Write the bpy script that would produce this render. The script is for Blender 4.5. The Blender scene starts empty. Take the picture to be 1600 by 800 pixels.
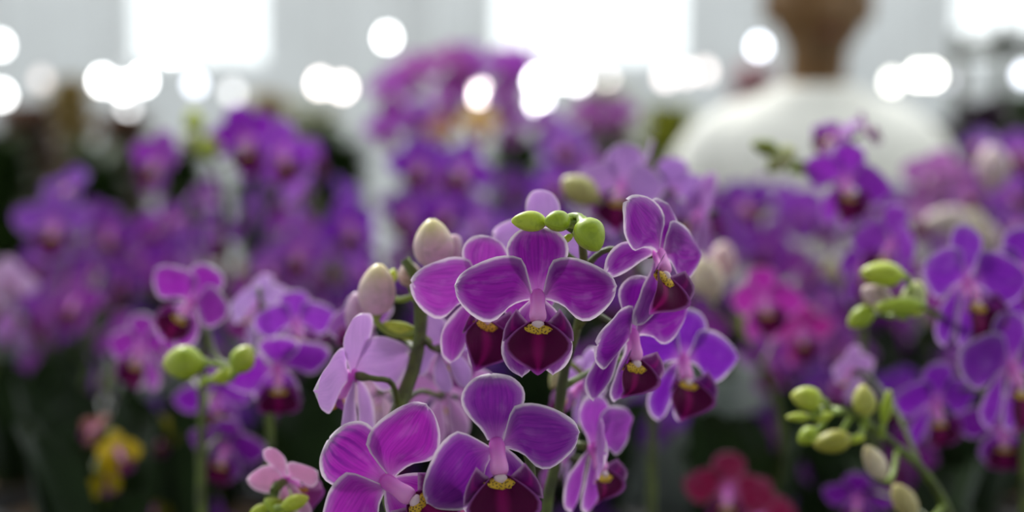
import bpy, math, random
from mathutils import Vector, Matrix, noise

rnd = random.Random(11)
sc = bpy.context.scene
COL = sc.collection
R = math.radians
V = Vector

# ------------------------------------------------------------------ camera
CAM = V((0, 0, 1.35)); PITCH = R(-5.1); LENS = 50.0; FOCUS = 0.47
cam_d = bpy.data.cameras.new('camera'); cam_o = bpy.data.objects.new('camera', cam_d)
COL.objects.link(cam_o); sc.camera = cam_o
cam_o.location = CAM; cam_o.rotation_euler = (math.pi / 2 + PITCH, 0, 0)
cam_d.lens = LENS; cam_d.sensor_width = 36; cam_d.clip_start = 0.02; cam_d.clip_end = 200
cam_d.dof.use_dof = True; cam_d.dof.focus_distance = FOCUS; cam_d.dof.aperture_fstop = 4.1
RC = Matrix.Rotation(math.pi / 2 + PITCH, 3, 'X')
def at(px, py, d):
    return CAM + RC @ V(((px - 800) / 1600 * 36 / LENS * d, -(py - 400) / 1600 * 36 / LENS * d, -d))
UNIT = 0.72 * FOCUS / 1600            # metres per flower-drawing unit

BENCH = 0.93; POT_H = 0.115

# ------------------------------------------------------------------ node helpers
def new_mat(name):
    m = bpy.data.materials.new(name); m.use_nodes = True
    nt = m.node_tree; nt.nodes.clear()
    return m, nt, nt.nodes, nt.links
class G:
    def __init__(s, nt): s.nt = nt; s.n = nt.nodes; s.l = nt.links
    def node(s, t, **kw):
        x = s.n.new(t)
        for k, v in kw.items(): setattr(x, k, v)
        return x
    def put(s, sock, v):
        if isinstance(v, bpy.types.NodeSocket): s.l.new(v, sock)
        elif v is not None: sock.default_value = v
    def math(s, op, a, b=None, clamp=False):
        x = s.node('ShaderNodeMath', operation=op, use_clamp=clamp)
        s.put(x.inputs[0], a)
        if b is not None: s.put(x.inputs[1], b)
        return x.outputs[0]
    def mix(s, f, a, b, mode='MIX'):
        x = s.node('ShaderNodeMix', data_type='RGBA', blend_type=mode)
        s.put(x.inputs[0], f); s.put(x.inputs[6], a); s.put(x.inputs[7], b)
        return x.outputs[2]
    def rng(s, v, a, b, c=0., d=1., smooth=True):
        x = s.node('ShaderNodeMapRange', interpolation_type='SMOOTHSTEP' if smooth else 'LINEAR')
        s.put(x.inputs[0], v)
        for i, q in enumerate((a, b, c, d)): x.inputs[1 + i].default_value = q
        return x.outputs[0]
    def attr(s, name): return s.node('ShaderNodeAttribute', attribute_name=name).outputs['Fac']
    def noise(s, vec, scale, detail=2., rough=.5):
        x = s.node('ShaderNodeTexNoise'); x.inputs['Scale'].default_value = scale
        x.inputs['Detail'].default_value = detail; x.inputs['Roughness'].default_value = rough
        if vec is not None: s.put(x.inputs['Vector'], vec)
        return x.outputs['Fac']
    def xyz(s, x, y, z):
        c = s.node('ShaderNodeCombineXYZ'); s.put(c.inputs[0], x); s.put(c.inputs[1], y); s.put(c.inputs[2], z)
        return c.outputs[0]
    def bsdf(s, col, rough=.5, spec=.4, **kw):
        x = s.node('ShaderNodeBsdfPrincipled')
        s.put(x.inputs['Base Color'], col); s.put(x.inputs['Roughness'], rough)
        x.inputs['Specular IOR Level'].default_value = spec
        for k, v in kw.items(): s.put(x.inputs[k.replace('_', ' ')], v)
        return x
    def out(s, sh):
        o = s.node('ShaderNodeOutputMaterial'); s.l.new(sh, o.inputs[0]); return o
    def mixsh(s, f, a, b):
        x = s.node('ShaderNodeMixShader'); s.put(x.inputs[0], f); s.l.new(a, x.inputs[1]); s.l.new(b, x.inputs[2])
        return x.outputs[0]
def rgba(c): return (c[0], c[1], c[2], 1)

def petal_material():
    m, nt, _, _ = new_mat('orchid_petal'); g = G(nt)
    info = g.node('ShaderNodeObjectInfo')
    tint = info.outputs['Color']; rand = info.outputs['Random']; rim = info.outputs['Alpha']
    u, v, e, lip = g.attr('u'), g.attr('v'), g.attr('edge'), g.attr('lip')
    vec = g.xyz(g.math('MULTIPLY', u, 6.0), g.math('MULTIPLY', v, 1.1), g.math('MULTIPLY', rand, 40))
    vein = g.rng(g.noise(vec, 2.4, 3), .36, .70)
    blot = g.noise(g.xyz(g.math('MULTIPLY', u, 1.5), g.math('MULTIPLY', v, 2.5), g.math('MULTIPLY', rand, 30)), 1.6, 3)
    dark = g.mix(1.0, tint, (.62, .60, .74, 1), 'MULTIPLY')
    c = g.mix(g.math('MULTIPLY', vein, .75), tint, dark)
    light = g.mix(.42, tint, (.78, .50, .86, 1))
    c = g.mix(g.math('MULTIPLY', g.rng(blot, .5, .75), .22), c, light)
    st = g.math('MULTIPLY', g.rng(g.math('SINE', g.math('ADD', g.math('MULTIPLY', u, 20.), g.math('MULTIPLY', blot, 3.))), .1, .9), g.attr('stripe'))
    c = g.mix(g.math('MULTIPLY', st, g.rng(v, .2, .7)), c, g.mix(1., tint, (.45, .4, .62, 1), 'MULTIPLY'))
    # paler, warmer throat at the petal's base and a soft paler border
    c = g.mix(g.math('MULTIPLY', g.rng(v, .30, .0), .38), c, (.74, .26, .68, 1))
    wob = g.math('ADD', e, g.math('MULTIPLY', g.math('SUBTRACT', blot, .5), 9.))
    c = g.mix(g.math('MULTIPLY', g.math('MULTIPLY', g.rng(wob, 18, 2), .26), rim), c, (.70, .46, .82, 1))
    c = g.mix(g.math('MULTIPLY', g.math('MULTIPLY', g.rng(wob, 6.2, 1.0), .88), rim), c, (.88, .80, .86, 1))
    # the lip: maroon blade, magenta stripe and tip, thin pale margin
    lv = g.math('ABSOLUTE', u)
    lc = g.mix(g.rng(lv, .30, .02), (.090, .001, .045, 1), (.24, .004, .11, 1))
    lc = g.mix(g.rng(v, .80, .97), lc, (.50, .03, .44, 1))
    lc = g.mix(g.math('MULTIPLY', g.rng(e, 7, 1), .75), lc, (.42, .12, .46, 1))
    c = g.mix(lip, c, lc)
    geo = g.node('ShaderNodeNewGeometry')
    pale = g.mix(g.math('MULTIPLY', rim, .5), tint, (.80, .62, .84, 1))
    pale = g.mix(lip, pale, (.34, .08, .36, 1))
    cb = g.mix(g.math('MULTIPLY', geo.outputs['Backfacing'], .85), c, pale)
    bump = g.node('ShaderNodeBump'); bump.inputs['Strength'].default_value = .12; bump.inputs['Distance'].default_value = .0006
    g.put(bump.inputs['Height'], g.math('ADD', vein, blot))
    p = g.bsdf(cb, .46, .28); g.put(p.inputs['Normal'], bump.outputs[0])
    g.put(p.inputs['Specular IOR Level'], g.math('SUBTRACT', .18, g.math('MULTIPLY', lip, .06)))
    t = g.node('ShaderNodeBsdfTranslucent')
    g.put(t.inputs['Color'], g.mix(1.0, c, (1.0, .9, 1.0, 1), 'MULTIPLY'))
    f = g.math('SUBTRACT', .32, g.math('MULTIPLY', lip, .16))
    g.out(g.mixsh(f, p.outputs[0], t.outputs[0]))
    return m

def bud_material():
    m, nt, _, _ = new_mat('orchid_bud'); g = G(nt)
    info = g.node('ShaderNodeObjectInfo'); tint = info.outputs['Color']
    v, u, tip = g.attr('v'), g.attr('u'), g.attr('edge')
    n = g.noise(g.xyz(g.math('MULTIPLY', u, 5.), g.math('MULTIPLY', v, 3.), g.math('MULTIPLY', info.outputs['Random'], 20)), 2.2, 3)
    seam = g.rng(g.math('ABSOLUTE', g.math('SINE', g.math('MULTIPLY', u, 3 * math.pi))), .0, .16)
    c = g.mix(g.math('MULTIPLY', g.rng(n, .42, .7), .5), tint, g.mix(1., tint, (.62, .68, .55, 1), 'MULTIPLY'))
    c = g.mix(g.math('MULTIPLY', g.rng(tip, .0, 1.), .75), c, (.78, .72, .22, 1))
    c = g.mix(g.math('MULTIPLY', g.math('SUBTRACT', 1., seam), .4), c, g.mix(1., tint, (.5, .55, .4, 1), 'MULTIPLY'))
    c = g.mix(g.rng(v, .02, -.02), c, (.24, .34, .04, 1))
    p = g.bsdf(c, .38, .45)
    p.inputs['Subsurface Weight'].default_value = .25; p.inputs['Subsurface Scale'].default_value = .004
    p.inputs['Subsurface Radius'].default_value = (1, .9, .3)
    g.out(p.outputs[0]); return m

def simple(name, col, rough=.6, spec=.4, var=.25, scale=40., col2=None, metal=0., trans=0.):
    m, nt, _, _ = new_mat(name); g = G(nt)
    tc = g.node('ShaderNodeTexCoord')
    n = g.noise(tc.outputs['Object'], scale, 4, .6)
    c2 = col2 or tuple(x * (1 - var) for x in col)
    c = g.mix(g.rng(n, .35, .65), rgba(col), rgba(c2))
    p = g.bsdf(c, rough, spec, Metallic=metal)
    sh = p.outputs[0]
    if trans:
        t = g.node('ShaderNodeBsdfTranslucent'); g.put(t.inputs['Color'], c)
        sh = g.mixsh(trans, sh, t.outputs[0])
    g.out(sh); return m

def emit(name, col, s):
    m, nt, _, _ = new_mat(name); g = G(nt)
    e = g.node('ShaderNodeEmission'); e.inputs[0].default_value = rgba(col); e.inputs[1].default_value = s
    g.out(e.outputs[0]); return m

M_PETAL = petal_material(); M_BUD = bud_material()
def column_material():
    m, nt, _, _ = new_mat('orchid_column'); g = G(nt)
    v = g.attr('v')
    c = g.mix(g.rng(v, .1, .9), (.70, .12, .64, 1), (.90, .34, .80, 1))
    p = g.bsdf(c, .4, .4); p.inputs['Subsurface Weight'].default_value = .2; p.inputs['Subsurface Scale'].default_value = .002
    g.out(p.outputs[0]); return m
def callus_material():
    m, nt, _, _ = new_mat('orchid_callus'); g = G(nt)
    tc = g.node('ShaderNodeTexCoord')
    vo = g.node('ShaderNodeTexVoronoi'); vo.inputs['Scale'].default_value = .30
    g.put(vo.inputs['Vector'], tc.outputs['Object'])
    c = g.mix(g.rng(vo.outputs['Distance'], .30, .42), (.07, .008, .02, 1), (.74, .46, .03, 1))
    g.out(g.bsdf(c, .45, .4).outputs[0]); return m
M_COLUMN = column_material(); M_CALLUS = callus_material()
M_CAP = simple('anther_cap', (.88, .66, .74), .4, .4, .1, 300)
M_STEM = simple('stem_green', (.12, .17, .025), .45, .4, .4, 90, col2=(.06, .075, .022))
M_LEAF = simple('leaf_green', (.016, .034, .009), .45, .3, .4, 14, trans=.12)
M_POT = simple('pot_plastic', (.022, .020, .018), .6, .25, .3, 20)
M_BARK = simple('bark_chips', (.12, .07, .035), .9, .2, .6, 180)
M_SLEEVE = simple('sleeve_plastic', (.34, .39, .35), .3, .4, .12, 12, trans=.5)

# ------------------------------------------------------------------ mesh helpers
def link(name, me, mat, parent=None, smooth=True):
    o = bpy.data.objects.new(name, me); COL.objects.link(o)
    if mat is not None and not me.materials: me.materials.append(mat)
    if parent is not None: o.parent = parent
    return o
def mesh(name, verts, faces, attrs=None, smooth=True):
    me = bpy.data.meshes.new(name); me.from_pydata([tuple(v) for v in verts], [], faces); me.update()
    for k, vals in (attrs or {}).items():
        a = me.attributes.new(k, 'FLOAT', 'POINT'); a.data.foreach_set('value', vals)
    if smooth: me.polygons.foreach_set('use_smooth', [True] * len(me.polygons))
    return me
def spline(pts, n):
    """n+1 points on a Catmull-Rom curve through pts, evenly by chord length."""
    P = [V(p) for p in pts]
    if len(P) == 2: return [P[0].lerp(P[1], i / n) for i in range(n + 1)]
    P = [P[0] * 2 - P[1]] + P + [P[-1] * 2 - P[-2]]
    fine = []
    for i in range(1, len(P) - 2):
        a, b, c, d = P[i - 1:i + 3]
        for k in range(12):
            t = k / 12
            fine.append(.5 * (2 * b + (c - a) * t + (2 * a - 5 * b + 4 * c - d) * t * t + (3 * b - a - 3 * c + d) * t ** 3))
    fine.append(P[-2])
    L = [0]
    for i in range(1, len(fine)): L.append(L[-1] + (fine[i] - fine[i - 1]).length)
    out, j = [], 0
    for i in range(n + 1):
        s = L[-1] * i / n
        while j < len(L) - 2 and L[j + 1] < s: j += 1
        seg = L[j + 1] - L[j]
        out.append(fine[j].lerp(fine[j + 1], (s - L[j]) / seg if seg > 1e-9 else 0))
    return out

def patch(e1, e2, nu, nv, disp=None, lip=0., tipmul=1.):
    """A petal-like sheet between two edge curves that start at the base and meet at the tip."""
    A, B = spline(e1, nv * 3), spline(e2, nv * 3)
    rows = [1 - (1 - k / nv) ** 1.35 for k in range(nv + 1)]
    def pick(C, t):
        x = t * (len(C) - 1); i = min(int(x), len(C) - 2); return C[i].lerp(C[i + 1], x - i)
    verts, us, vs, es = [], [], [], []
    tip = (A[-1] + B[-1]) / 2
    for t in rows[:-1]:
        a, b = pick(A, t), pick(B, t)
        hw = (a - b).length / 2
        for i in range(nu + 1):
            u = -1 + 2 * i / nu
            p = a.lerp(b, (u + 1) / 2)
            e = min((1 - abs(u)) * hw, (p - tip).length * 1.0)
            # distance to the outline that matters near the blunt tip
            if t > .35:
                for q in range(0, len(A), 2):
                    e = min(e, (p - A[q]).length if q > 3 else 1e9, (p - B[q]).length if q > 3 else 1e9)
            verts.append(p); us.append(u); vs.append(t); es.append(e)
    verts.append(tip.copy()); us.append(0.); vs.append(1.); es.append(0.)
    if disp:
        verts = [p + disp(u, v, p) for p, u, v in zip(verts, us, vs)]
    faces = []
    W = nu + 1
    for k in range(nv - 1):
        for i in range(nu):
            faces.append((k * W + i, k * W + i + 1, (k + 1) * W + i + 1, (k + 1) * W + i))
    k = nv - 1
    for i in range(nu): faces.append((k * W + i, k * W + i + 1, len(verts) - 1))
    return verts, faces, {'u': us, 'v': vs, 'edge': es, 'lip': [lip] * len(verts)}

def frames(P):
    T = [(P[min(i + 1, len(P) - 1)] - P[max(i - 1, 0)]).normalized() for i in range(len(P))]
    ref = V((0, 0, 1)) if abs(T[0].z) < .9 else V((1, 0, 0))
    n = T[0].cross(ref).normalized(); out = []
    for t in T:
        n = (n - t * n.dot(t)).normalized(); out.append((n, t.cross(n)))
    return out
def tube(path, radii, seg=10, vs=None, ridges=0.):
    """closed tube along path; radii per point. returns verts, faces, attrs (u round, v along)"""
    P = [V(p) for p in path]; F = frames(P); verts, us, v_ = [], [], []
    for i, p in enumerate(P):
        for k in range(seg):
            a = 2 * math.pi * k / seg
            r = radii[i] * (1 + ridges * math.cos(3 * a))
            verts.append(p + (F[i][0] * math.cos(a) + F[i][1] * math.sin(a)) * r)
            us.append(k / seg); v_.append(vs[i] if vs else i / (len(P) - 1))
    faces = []
    for i in range(len(P) - 1):
        for k in range(seg):
            faces.append((i * seg + k, i * seg + (k + 1) % seg, (i + 1) * seg + (k + 1) % seg, (i + 1) * seg + k))
    b = len(verts); verts += [P[0], P[-1]]; us += [0, 0]; v_ += [v_[0], v_[b - 1]]
    for k in range(seg):
        faces.append((b, (k + 1) % seg, k)); faces.append((b + 1, (len(P) - 1) * seg + k, (len(P) - 1) * seg + (k + 1) % seg))
    return verts, faces, {'u': us, 'v': v_}
def lathe(prof, seg=24, squash=(1, 1)):
    verts, faces = [], []
    for r, z in prof:
        for k in range(seg):
            a = 2 * math.pi * k / seg; verts.append((r * math.cos(a) * squash[0], r * math.sin(a) * squash[1], z))
    for i in range(len(prof) - 1):
        for k in range(seg):
            faces.append((i * seg + k, i * seg + (k + 1) % seg, (i + 1) * seg + (k + 1) % seg, (i + 1) * seg + k))
    return verts, faces
def box(lo, hi):
    x0, y0, z0 = lo; x1, y1, z1 = hi
    v = [(x0, y0, z0), (x1, y0, z0), (x1, y1, z0), (x0, y1, z0), (x0, y0, z1), (x1, y0, z1), (x1, y1, z1), (x0, y1, z1)]
    f = [(0, 3, 2, 1), (4, 5, 6, 7), (0, 1, 5, 4), (1, 2, 6, 5), (2, 3, 7, 6), (3, 0, 4, 7)]
    return v, f
def add_box(name, lo, hi, mat, parent=None, bevel=0.004, kind=None):
    v, f = box(lo, hi); o = link(name, mesh(name, v, f, smooth=False), mat, parent)
    if bevel:
        b = o.modifiers.new('bevel', 'BEVEL'); b.width = bevel; b.segments = 2
    if kind: o['kind'] = kind
    return o
def tag(o, label, cat, group=None, kind=None):
    o['label'] = label; o['category'] = cat
    if group: o['group'] = group
    if kind: o['kind'] = kind
    return o
def empty(name, loc):
    o = bpy.data.objects.new(name, None); COL.objects.link(o); o.location = loc; o.empty_display_size = .02
    return o

# ------------------------------------------------------------------ the orchid flower (drawing units, faces -Y, origin at the column's base)
def flower_shapes(seed=0, fold=(0, 0), rot=(0, 0), dors=0, lat=0, wid=1., cup=0., lip=1., res=1.0, bend=(0, 0), lrot=(0, 0), stripe=0.):
    r = random.Random(seed)
    def rv(a): return r.uniform(-a, a)
    nu, nv = int(14 * res), int(16 * res)
    out = []
    ph = r.uniform(0, 50)
    def wav(p, amp): return amp * noise.noise(V((p[0] * .03 + ph, p[2] * .03, ph)))
    # dorsal sepal
    w = 48 * wid * (1 + rv(.05)); h = 103 * (1 + rv(.05))
    side = [(13, .06), (21, .22), (38, .42), (47, .60), (45, .78), (31, .93), (15, .985), (0, 1.)]
    L = [(-x * w / 47, 0, z * h) for x, z in side]; Rr = [(x * w / 47, 0, z * h) for x, z in side]
    td = math.tan(R(dors))
    out.append(('dorsal_sepal', patch(L, Rr, nu, nv, lambda u, v, p: V((0, 3 + 7 * u * u * v - td * p.z + 10 * v * v + wav(p, 4), 0)))))
    out[-1][1][2]['stripe'] = [stripe] * len(out[-1][1][0])
    # petals
    for s in (-1, 1):
        i = 0 if s < 0 else 1
        k = 1 + rv(.04)
        up = [(8, 3), (14, 30), (23, 56), (40, 62), (66, 60), (100, 46), (121, 31), (129, 15)]
        lo = [(8, -6), (28, -10), (46, -20), (62, -37), (82, -42), (106, -28), (124, -6), (129, 15)]
        a, ca = R(rot[i]), None
        def tr(p):
            x, z = p[0] * k, p[1] * wid * k
            ang = a
            return V((s * (x * math.cos(ang) - z * math.sin(ang)), 0, x * math.sin(ang) + z * math.cos(ang)))
        e1, e2 = [tr(p) for p in up], [tr(p) for p in lo]
        if s > 0: e1, e2 = e2, e1
        # orientation of the sheet so that its front side looks along -Y
        e1, e2 = (e2, e1)
        fa = R(fold[i]); bd = bend[i]
        def dp(u, v, p, s=s, fa=fa, bd=bd):
            d = abs(p.x)
            y = -2 + 9 * u * u * v - cup * v * v * 26 + 8 * v * v + wav(p, 5)
            # fold forward about the petal's base
            nx = d * math.cos(fa); fy = -d * math.sin(fa)
            return V((s * (nx - d) if p.x * s > 0 else 0, y + fy - bd * v * v * 40, 0))
        out.append(('petal', patch(e1, e2, nu, nv, dp)))
    # lateral sepals
    tl = math.tan(R(lat))
    for s in (-1, 1):
        k = 1 + rv(.05)
        outer = [(8, -4), (30, -24), (50, -55), (56, -88), (44, -114), (24, -127)]
        inner = [(1, -10), (4, -40), (2, -78), (8, -112), (24, -127)]
        la = R(lrot[0 if s < 0 else 1])
        ro = lambda x, z: (s * (x * math.cos(la) - z * math.sin(la)) * k, 0, (x * math.sin(la) + z * math.cos(la)) * k)
        e1 = [ro(x, z) for x, z in outer]; e2 = [ro(x, z) for x, z in inner]
        if s > 0: e1, e2 = e2, e1
        out.append(('lateral_sepal', patch(e2, e1, nu, nv, lambda u, v, p: V((0, 8 + 6 * u * u * v + tl * p.z + 8 * v * v + wav(p, 4), 0)))))
    q = lip
    def lp(p): return V((p[0] * q, p[1] * q, p[2] * q))
    # lip blade
    prof = [(15, 0), (34, .13), (50, .32), (50, .48), (36, .68), (17, .84), (9, .92), (5, .97), (0, 1.)]
    def lz(t): return -38 - 84 * t
    def ly(t): return -24 - 30 * math.sin(math.pi * min(1, t * 1.05) * .75) + 14 * t * t
    e1 = [lp((x, ly(t), lz(t))) for x, t in prof]; e2 = [lp((-x, ly(t), lz(t))) for x, t in prof]
    out.append(('lip', patch(e1, e2, nu, nv, lambda u, v, p: V((0, (-20 * u * u * math.sin(math.pi * min(1, v + .15)) + 5) * q + wav(p, 4), 0)), 1.)))
    for s in (-1, 1):
        a = [(s * 14, -22, -40), (s * 24, -30, -29), (s * 33, -44, -16)]
        b = [(s * 18, -26, -52), (s * 40, -40, -64), (s * 54, -54, -68), (s * 51, -60, -42), (s * 33, -44, -16)]
        e1, e2 = [lp(p) for p in a], [lp(p) for p in b]
        if s > 0: e1, e2 = e2, e1
        out.append(('lip_lobe', patch(e2, e1, max(6, nu // 2), max(7, nv // 2), lambda u, v, p: V((0, wav(p, 3), 0)), .72)))
    return out
def ellipsoid(c, r, seg=14, rings=9, fn=None):
    verts, faces, vv = [], [], []
    for i in range(1, rings):
        th = math.pi * i / rings
        for k in range(seg):
            a = 2 * math.pi * k / seg
            n = V((math.sin(th) * math.cos(a), math.sin(th) * math.sin(a), math.cos(th)))
            f = fn(n) if fn else 1
            verts.append(V(c) + V((n.x * r[0], n.y * r[1], n.z * r[2])) * f)
    for i in range(rings - 2):
        for k in range(seg):
            faces.append((i * seg + k, (i + 1) * seg + k, (i + 1) * seg + (k + 1) % seg, i * seg + (k + 1) % seg))
    b = len(verts); verts += [V(c) + V((0, 0, r[2])) * (fn(V((0, 0, 1))) if fn else 1), V(c) - V((0, 0, r[2])) * (fn(V((0, 0, -1))) if fn else 1)]
    for k in range(seg):
        faces.append((b, k, (k + 1) % seg)); faces.append((b + 1, (rings - 2) * seg + (k + 1) % seg, (rings - 2) * seg + k))
    return verts, faces
def column_shape():
    path = spline([(0, 6, 6), (0, -4, -6), (0, -16, -22), (0, -26, -38)], 10)
    return tube(path, [8, 11, 12, 12, 11.5, 11.5, 12, 13, 13.5, 13, 10], 14)
ME_COLUMN = mesh('column', *column_shape())
ME_CAP = mesh('anther_cap', *ellipsoid((0, -30, -42), (10, 8, 7)))
ME_CALLUS = mesh('callus', *ellipsoid((0, -30, -51), (25, 9, 11), 20, 11, lambda n: .72 + .38 * abs(n.x) + .12 * math.sin(9 * n.x + 7 * n.z)))

_variants = {}
def flower_meshes(key, **kw):
    if key not in _variants:
        rows = []
        for nm, (v, f, a) in flower_shapes(**kw): rows.append((nm, mesh(nm, v, f, a), M_PETAL))
        rows += [('column', ME_COLUMN, M_COLUMN), ('anther_cap', ME_CAP, M_CAP), ('callus', ME_CALLUS, M_CALLUS)]
        _variants[key] = rows
    return _variants[key]
_far = {}
def far_mesh(k):
    """whole flower in one connected sheet for the blurred background"""
    if k not in _far:
        kw = dict(seed=500 + k, fold=(rnd.uniform(-10, 35), rnd.uniform(-10, 35)), rot=(rnd.uniform(-20, 15), rnd.uniform(-20, 15)), dors=rnd.uniform(-20, 25), lat=rnd.uniform(-20, 20), res=.5)
        vs, fs, at_ = [V((0, 4, -2))], [], {'u': [0.], 'v': [0.], 'edge': [20.], 'lip': [0.]}
        for nm, (v, f, a) in flower_shapes(**kw):
            if nm == 'lip_lobe': continue
            b = len(vs); n0 = 8   # first row is nu+1 = 8 wide
            nu = int(14 * .5)
            vs += v
            for q in f: fs.append(tuple(i + b for i in q))
            for i in range(nu): fs.append((0, b + i + 1, b + i))
            for c in at_: at_[c] += a[c]
        _far[k] = mesh('flower', vs, fs, at_)
        _far[k].materials.append(M_PETAL)
    return _far[k]

def rotm(yaw, pitch, roll):
    return Matrix.Rotation(R(yaw), 3, 'Z') @ Matrix.Rotation(R(-pitch), 3, 'X') @ Matrix.Rotation(R(roll), 3, 'Y')
def near(stem, p):
    return min(stem, key=lambda q: (q - p).length + max(0, (q.z - p.z)) * .6)

PURPLE = (.25, .011, .33); DEEP = (.15, .006, .27); VIOLET = (.25, .020, .50); MAGENTA = (.50, .030, .50)
LILAC = (.52, .27, .72); MAUVE = (.42, .14, .42); PINK = (.56, .035, .46); CRIMSON = (.20, .008, .05); ORCHIDPINK = (.44, .06, .52)
GREEN = (.38, .50, .03); LIME = (.52, .62, .05); PALEGREEN = (.50, .54, .24); BLUSH = (.70, .47, .54); CREAM = (.74, .62, .46); YELLOW = (.50, .38, .005)

def add_flower(root, stem, px, py, d, yaw=0, pitch=0, roll=0, S=1., col=PURPLE, tier='mid', **opt):
    Lr = root.location
    p = at(px, py, d); Rm = rotm(yaw, pitch, roll)
    back = Rm @ V((0, 1, 0))
    a = p + back * .002; q = near(stem, p + back * .015)
    path = spline([a, p + back * .009, (p + back * .013).lerp(q, .5) + V((0, 0, .004)), q], 10)
    M4 = Matrix.Translation(p - Lr) @ Rm.to_4x4() @ Matrix.Scale(UNIT * S, 4)
    rim = opt.pop('rim', 1. if tier == 'hero' else .38 if tier == 'mid' else .22)
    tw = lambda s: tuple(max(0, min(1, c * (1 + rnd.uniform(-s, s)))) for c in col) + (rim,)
    if tier == 'far':
        o = link('flower', far_mesh(rnd.randrange(8)), None, root); o.matrix_basis = M4; o.color = tw(.15)
        return o
    v, f, at_ = tube([x - Lr for x in path], [.0016, .0018] + [.0011] * 7 + [.0013, .0016], 8)
    fo = link('flower', mesh('flower', v, f, at_), M_STEM, root)
    if tier == 'hero': rows = flower_meshes(('h', px, py), seed=int(px * 7 + py), **opt)
    else:
        k = rnd.randrange(9)
        rr = random.Random(k)
        rows = flower_meshes(('m', k), seed=k, res=.7, fold=(rr.uniform(-5, 30), rr.uniform(-5, 30)), rot=(rr.uniform(-18, 10), rr.uniform(-18, 10)), dors=rr.uniform(-10, 20), lat=rr.uniform(-15, 20))
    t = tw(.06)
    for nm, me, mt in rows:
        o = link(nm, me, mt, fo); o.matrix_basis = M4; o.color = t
    return fo

def add_bud(root, stem, px, py, d, ang, ln, wd, col=GREEN, tip=.5, zt=0., name='bud'):
    """bud centred on (px,py); tip points at ang degrees in the view; ln, wd in photo pixels"""
    Lr = root.location; k = .72 * d / 1600
    c = at(px, py, d); up = RC @ V((0, 1, 0)); rt = V((1, 0, 0)); fw = RC @ V((0, 0, 1))
    dr = (rt * math.cos(R(ang)) + up * math.sin(R(ang)) + fw * zt).normalized()
    b0 = c - dr * ln * k * .5; b1 = c + dr * ln * k * .5
    q = near(stem, b0 - dr * .004)
    ped = spline([q, q.lerp(b0 - dr * .006, .6) + V((0, 0, -.001)), b0 - dr * .002, b0], 7)
    path, rad, vs, tp = [], [], [], []
    for i, x in enumerate(ped[:-1]): path.append(x); rad.append(.0012); vs.append(-.06); tp.append(0)
    n = 12
    for i in range(n + 1):
        t = i / n
        path.append(b0.lerp(b1, t)); rad.append(max(.0004, wd * k * .5 * (math.sin(math.pi * min(1, .06 + .92 * t ** .86))) ** .62))
        vs.append(t); tp.append(tip * t ** 2)
    v, f, a = tube([x - Lr for x in path], rad, 14, vs, .045)
    seg = 14; e = []
    for i in range(len(path)): e += [tp[i]] * seg
    e += [tp[0], tp[-1]]; a['edge'] = e
    o = link(name, mesh(name, v, f, a), M_BUD, root); o.color = rgba(col)
    return o

# pots: shared meshes
pot_prof = [(.0, .005), (.034, .001), (.040, .002), (.052, .098), (.056, .100), (.056, .114), (.052, .115), (.050, .100), (.0, .099)]
v_, f_ = lathe(pot_prof); ME_POT = mesh('pot', v_, f_); ME_POT.materials.append(M_POT)
v_, f_ = lathe([(.0, .106), (.025, .109), (.049, .104), (.049, .099)]); ME_BARK = mesh('bark_mix', v_, f_); ME_BARK.materials.append(M_BARK)
ME_LEAVES = []
for k in range(5):
    r = random.Random(k + 90); ln = r.uniform(.15, .22); w = r.uniform(.021, .027); rch = r.uniform(.018, .036)
    e1, e2 = [], []
    for i in range(8):
        t = i / 7; ww = w * (.35 + .65 * math.sin(math.pi * min(1, t * .8 + .12))) if t < 1 else 0
        y = .012 + rch * t ** 1.4; z = .105 + ln * (t - .35 * t * t)
        e1.append((-ww, y, z)); e2.append((ww, y, z))
    v, f, a = patch(e1, e2, 6, 10, lambda u, v, p: V((0, -.006 * (1 - abs(u)) * -1, .006 * abs(u))))
    me = mesh('leaf', v, f); me.materials.append(M_LEAF); ME_LEAVES.append(me)

# ------------------------------------------------------------------ the plants
PLANTS = []
def plant(label, stem, flowers=(), buds=(), tier='mid', group=None, sleeve=0, cat='orchid', leaves=5, srad=.0026):
    PLANTS.append(dict(label=label, stem=stem, flowers=flowers, buds=buds, tier=tier, group=group, sleeve=sleeve, cat=cat, leaves=leaves, srad=srad))
# --- in focus, at the centre
plant('sharp orchid plant at the centre with wide flat purple flower below a green bud tip',
  [(880,350,.478),(906,372,.488),(912,420,.505),(905,500,.515),(880,590,.522),(868,720,.53),(866,860,.53)],
  [(840,462,.47,0,2,0,1.,PURPLE,dict(lat=6,stripe=.4)),  # stripe paints the shadow of the buds onto this dorsal sepal
   (752,462,.502,32,2,14,.98,ORCHIDPINK,dict(fold=(0,25),lip=1.05,rot=(-8,0))),
   (1030,396,.492,46,4,34,.98,PURPLE,dict(fold=(10,0),dors=-4,lip=.95,rot=(4,24),lrot=(34,0))),
   (988,522,.496,36,-12,12,.98,PURPLE,dict(fold=(26,4),rot=(-14,24),lip=.88)),
   (850,380,.53,142,-4,0,.88,LILAC,dict(wid=.85)),
   (1068,560,.565,24,0,10,.95,VIOLET,dict())],
  [(826,346,.468,178,54,33,LIME,.2,.2),(870,346,.466,182,44,34,GREEN,.0,.55),(922,368,.464,-62,56,50,GREEN,.1,.45),(884,374,.478,215,26,12,GREEN,.2),(897,340,.485,170,18,12,(.2,.3,.03),0)],
  tier='hero')
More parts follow.
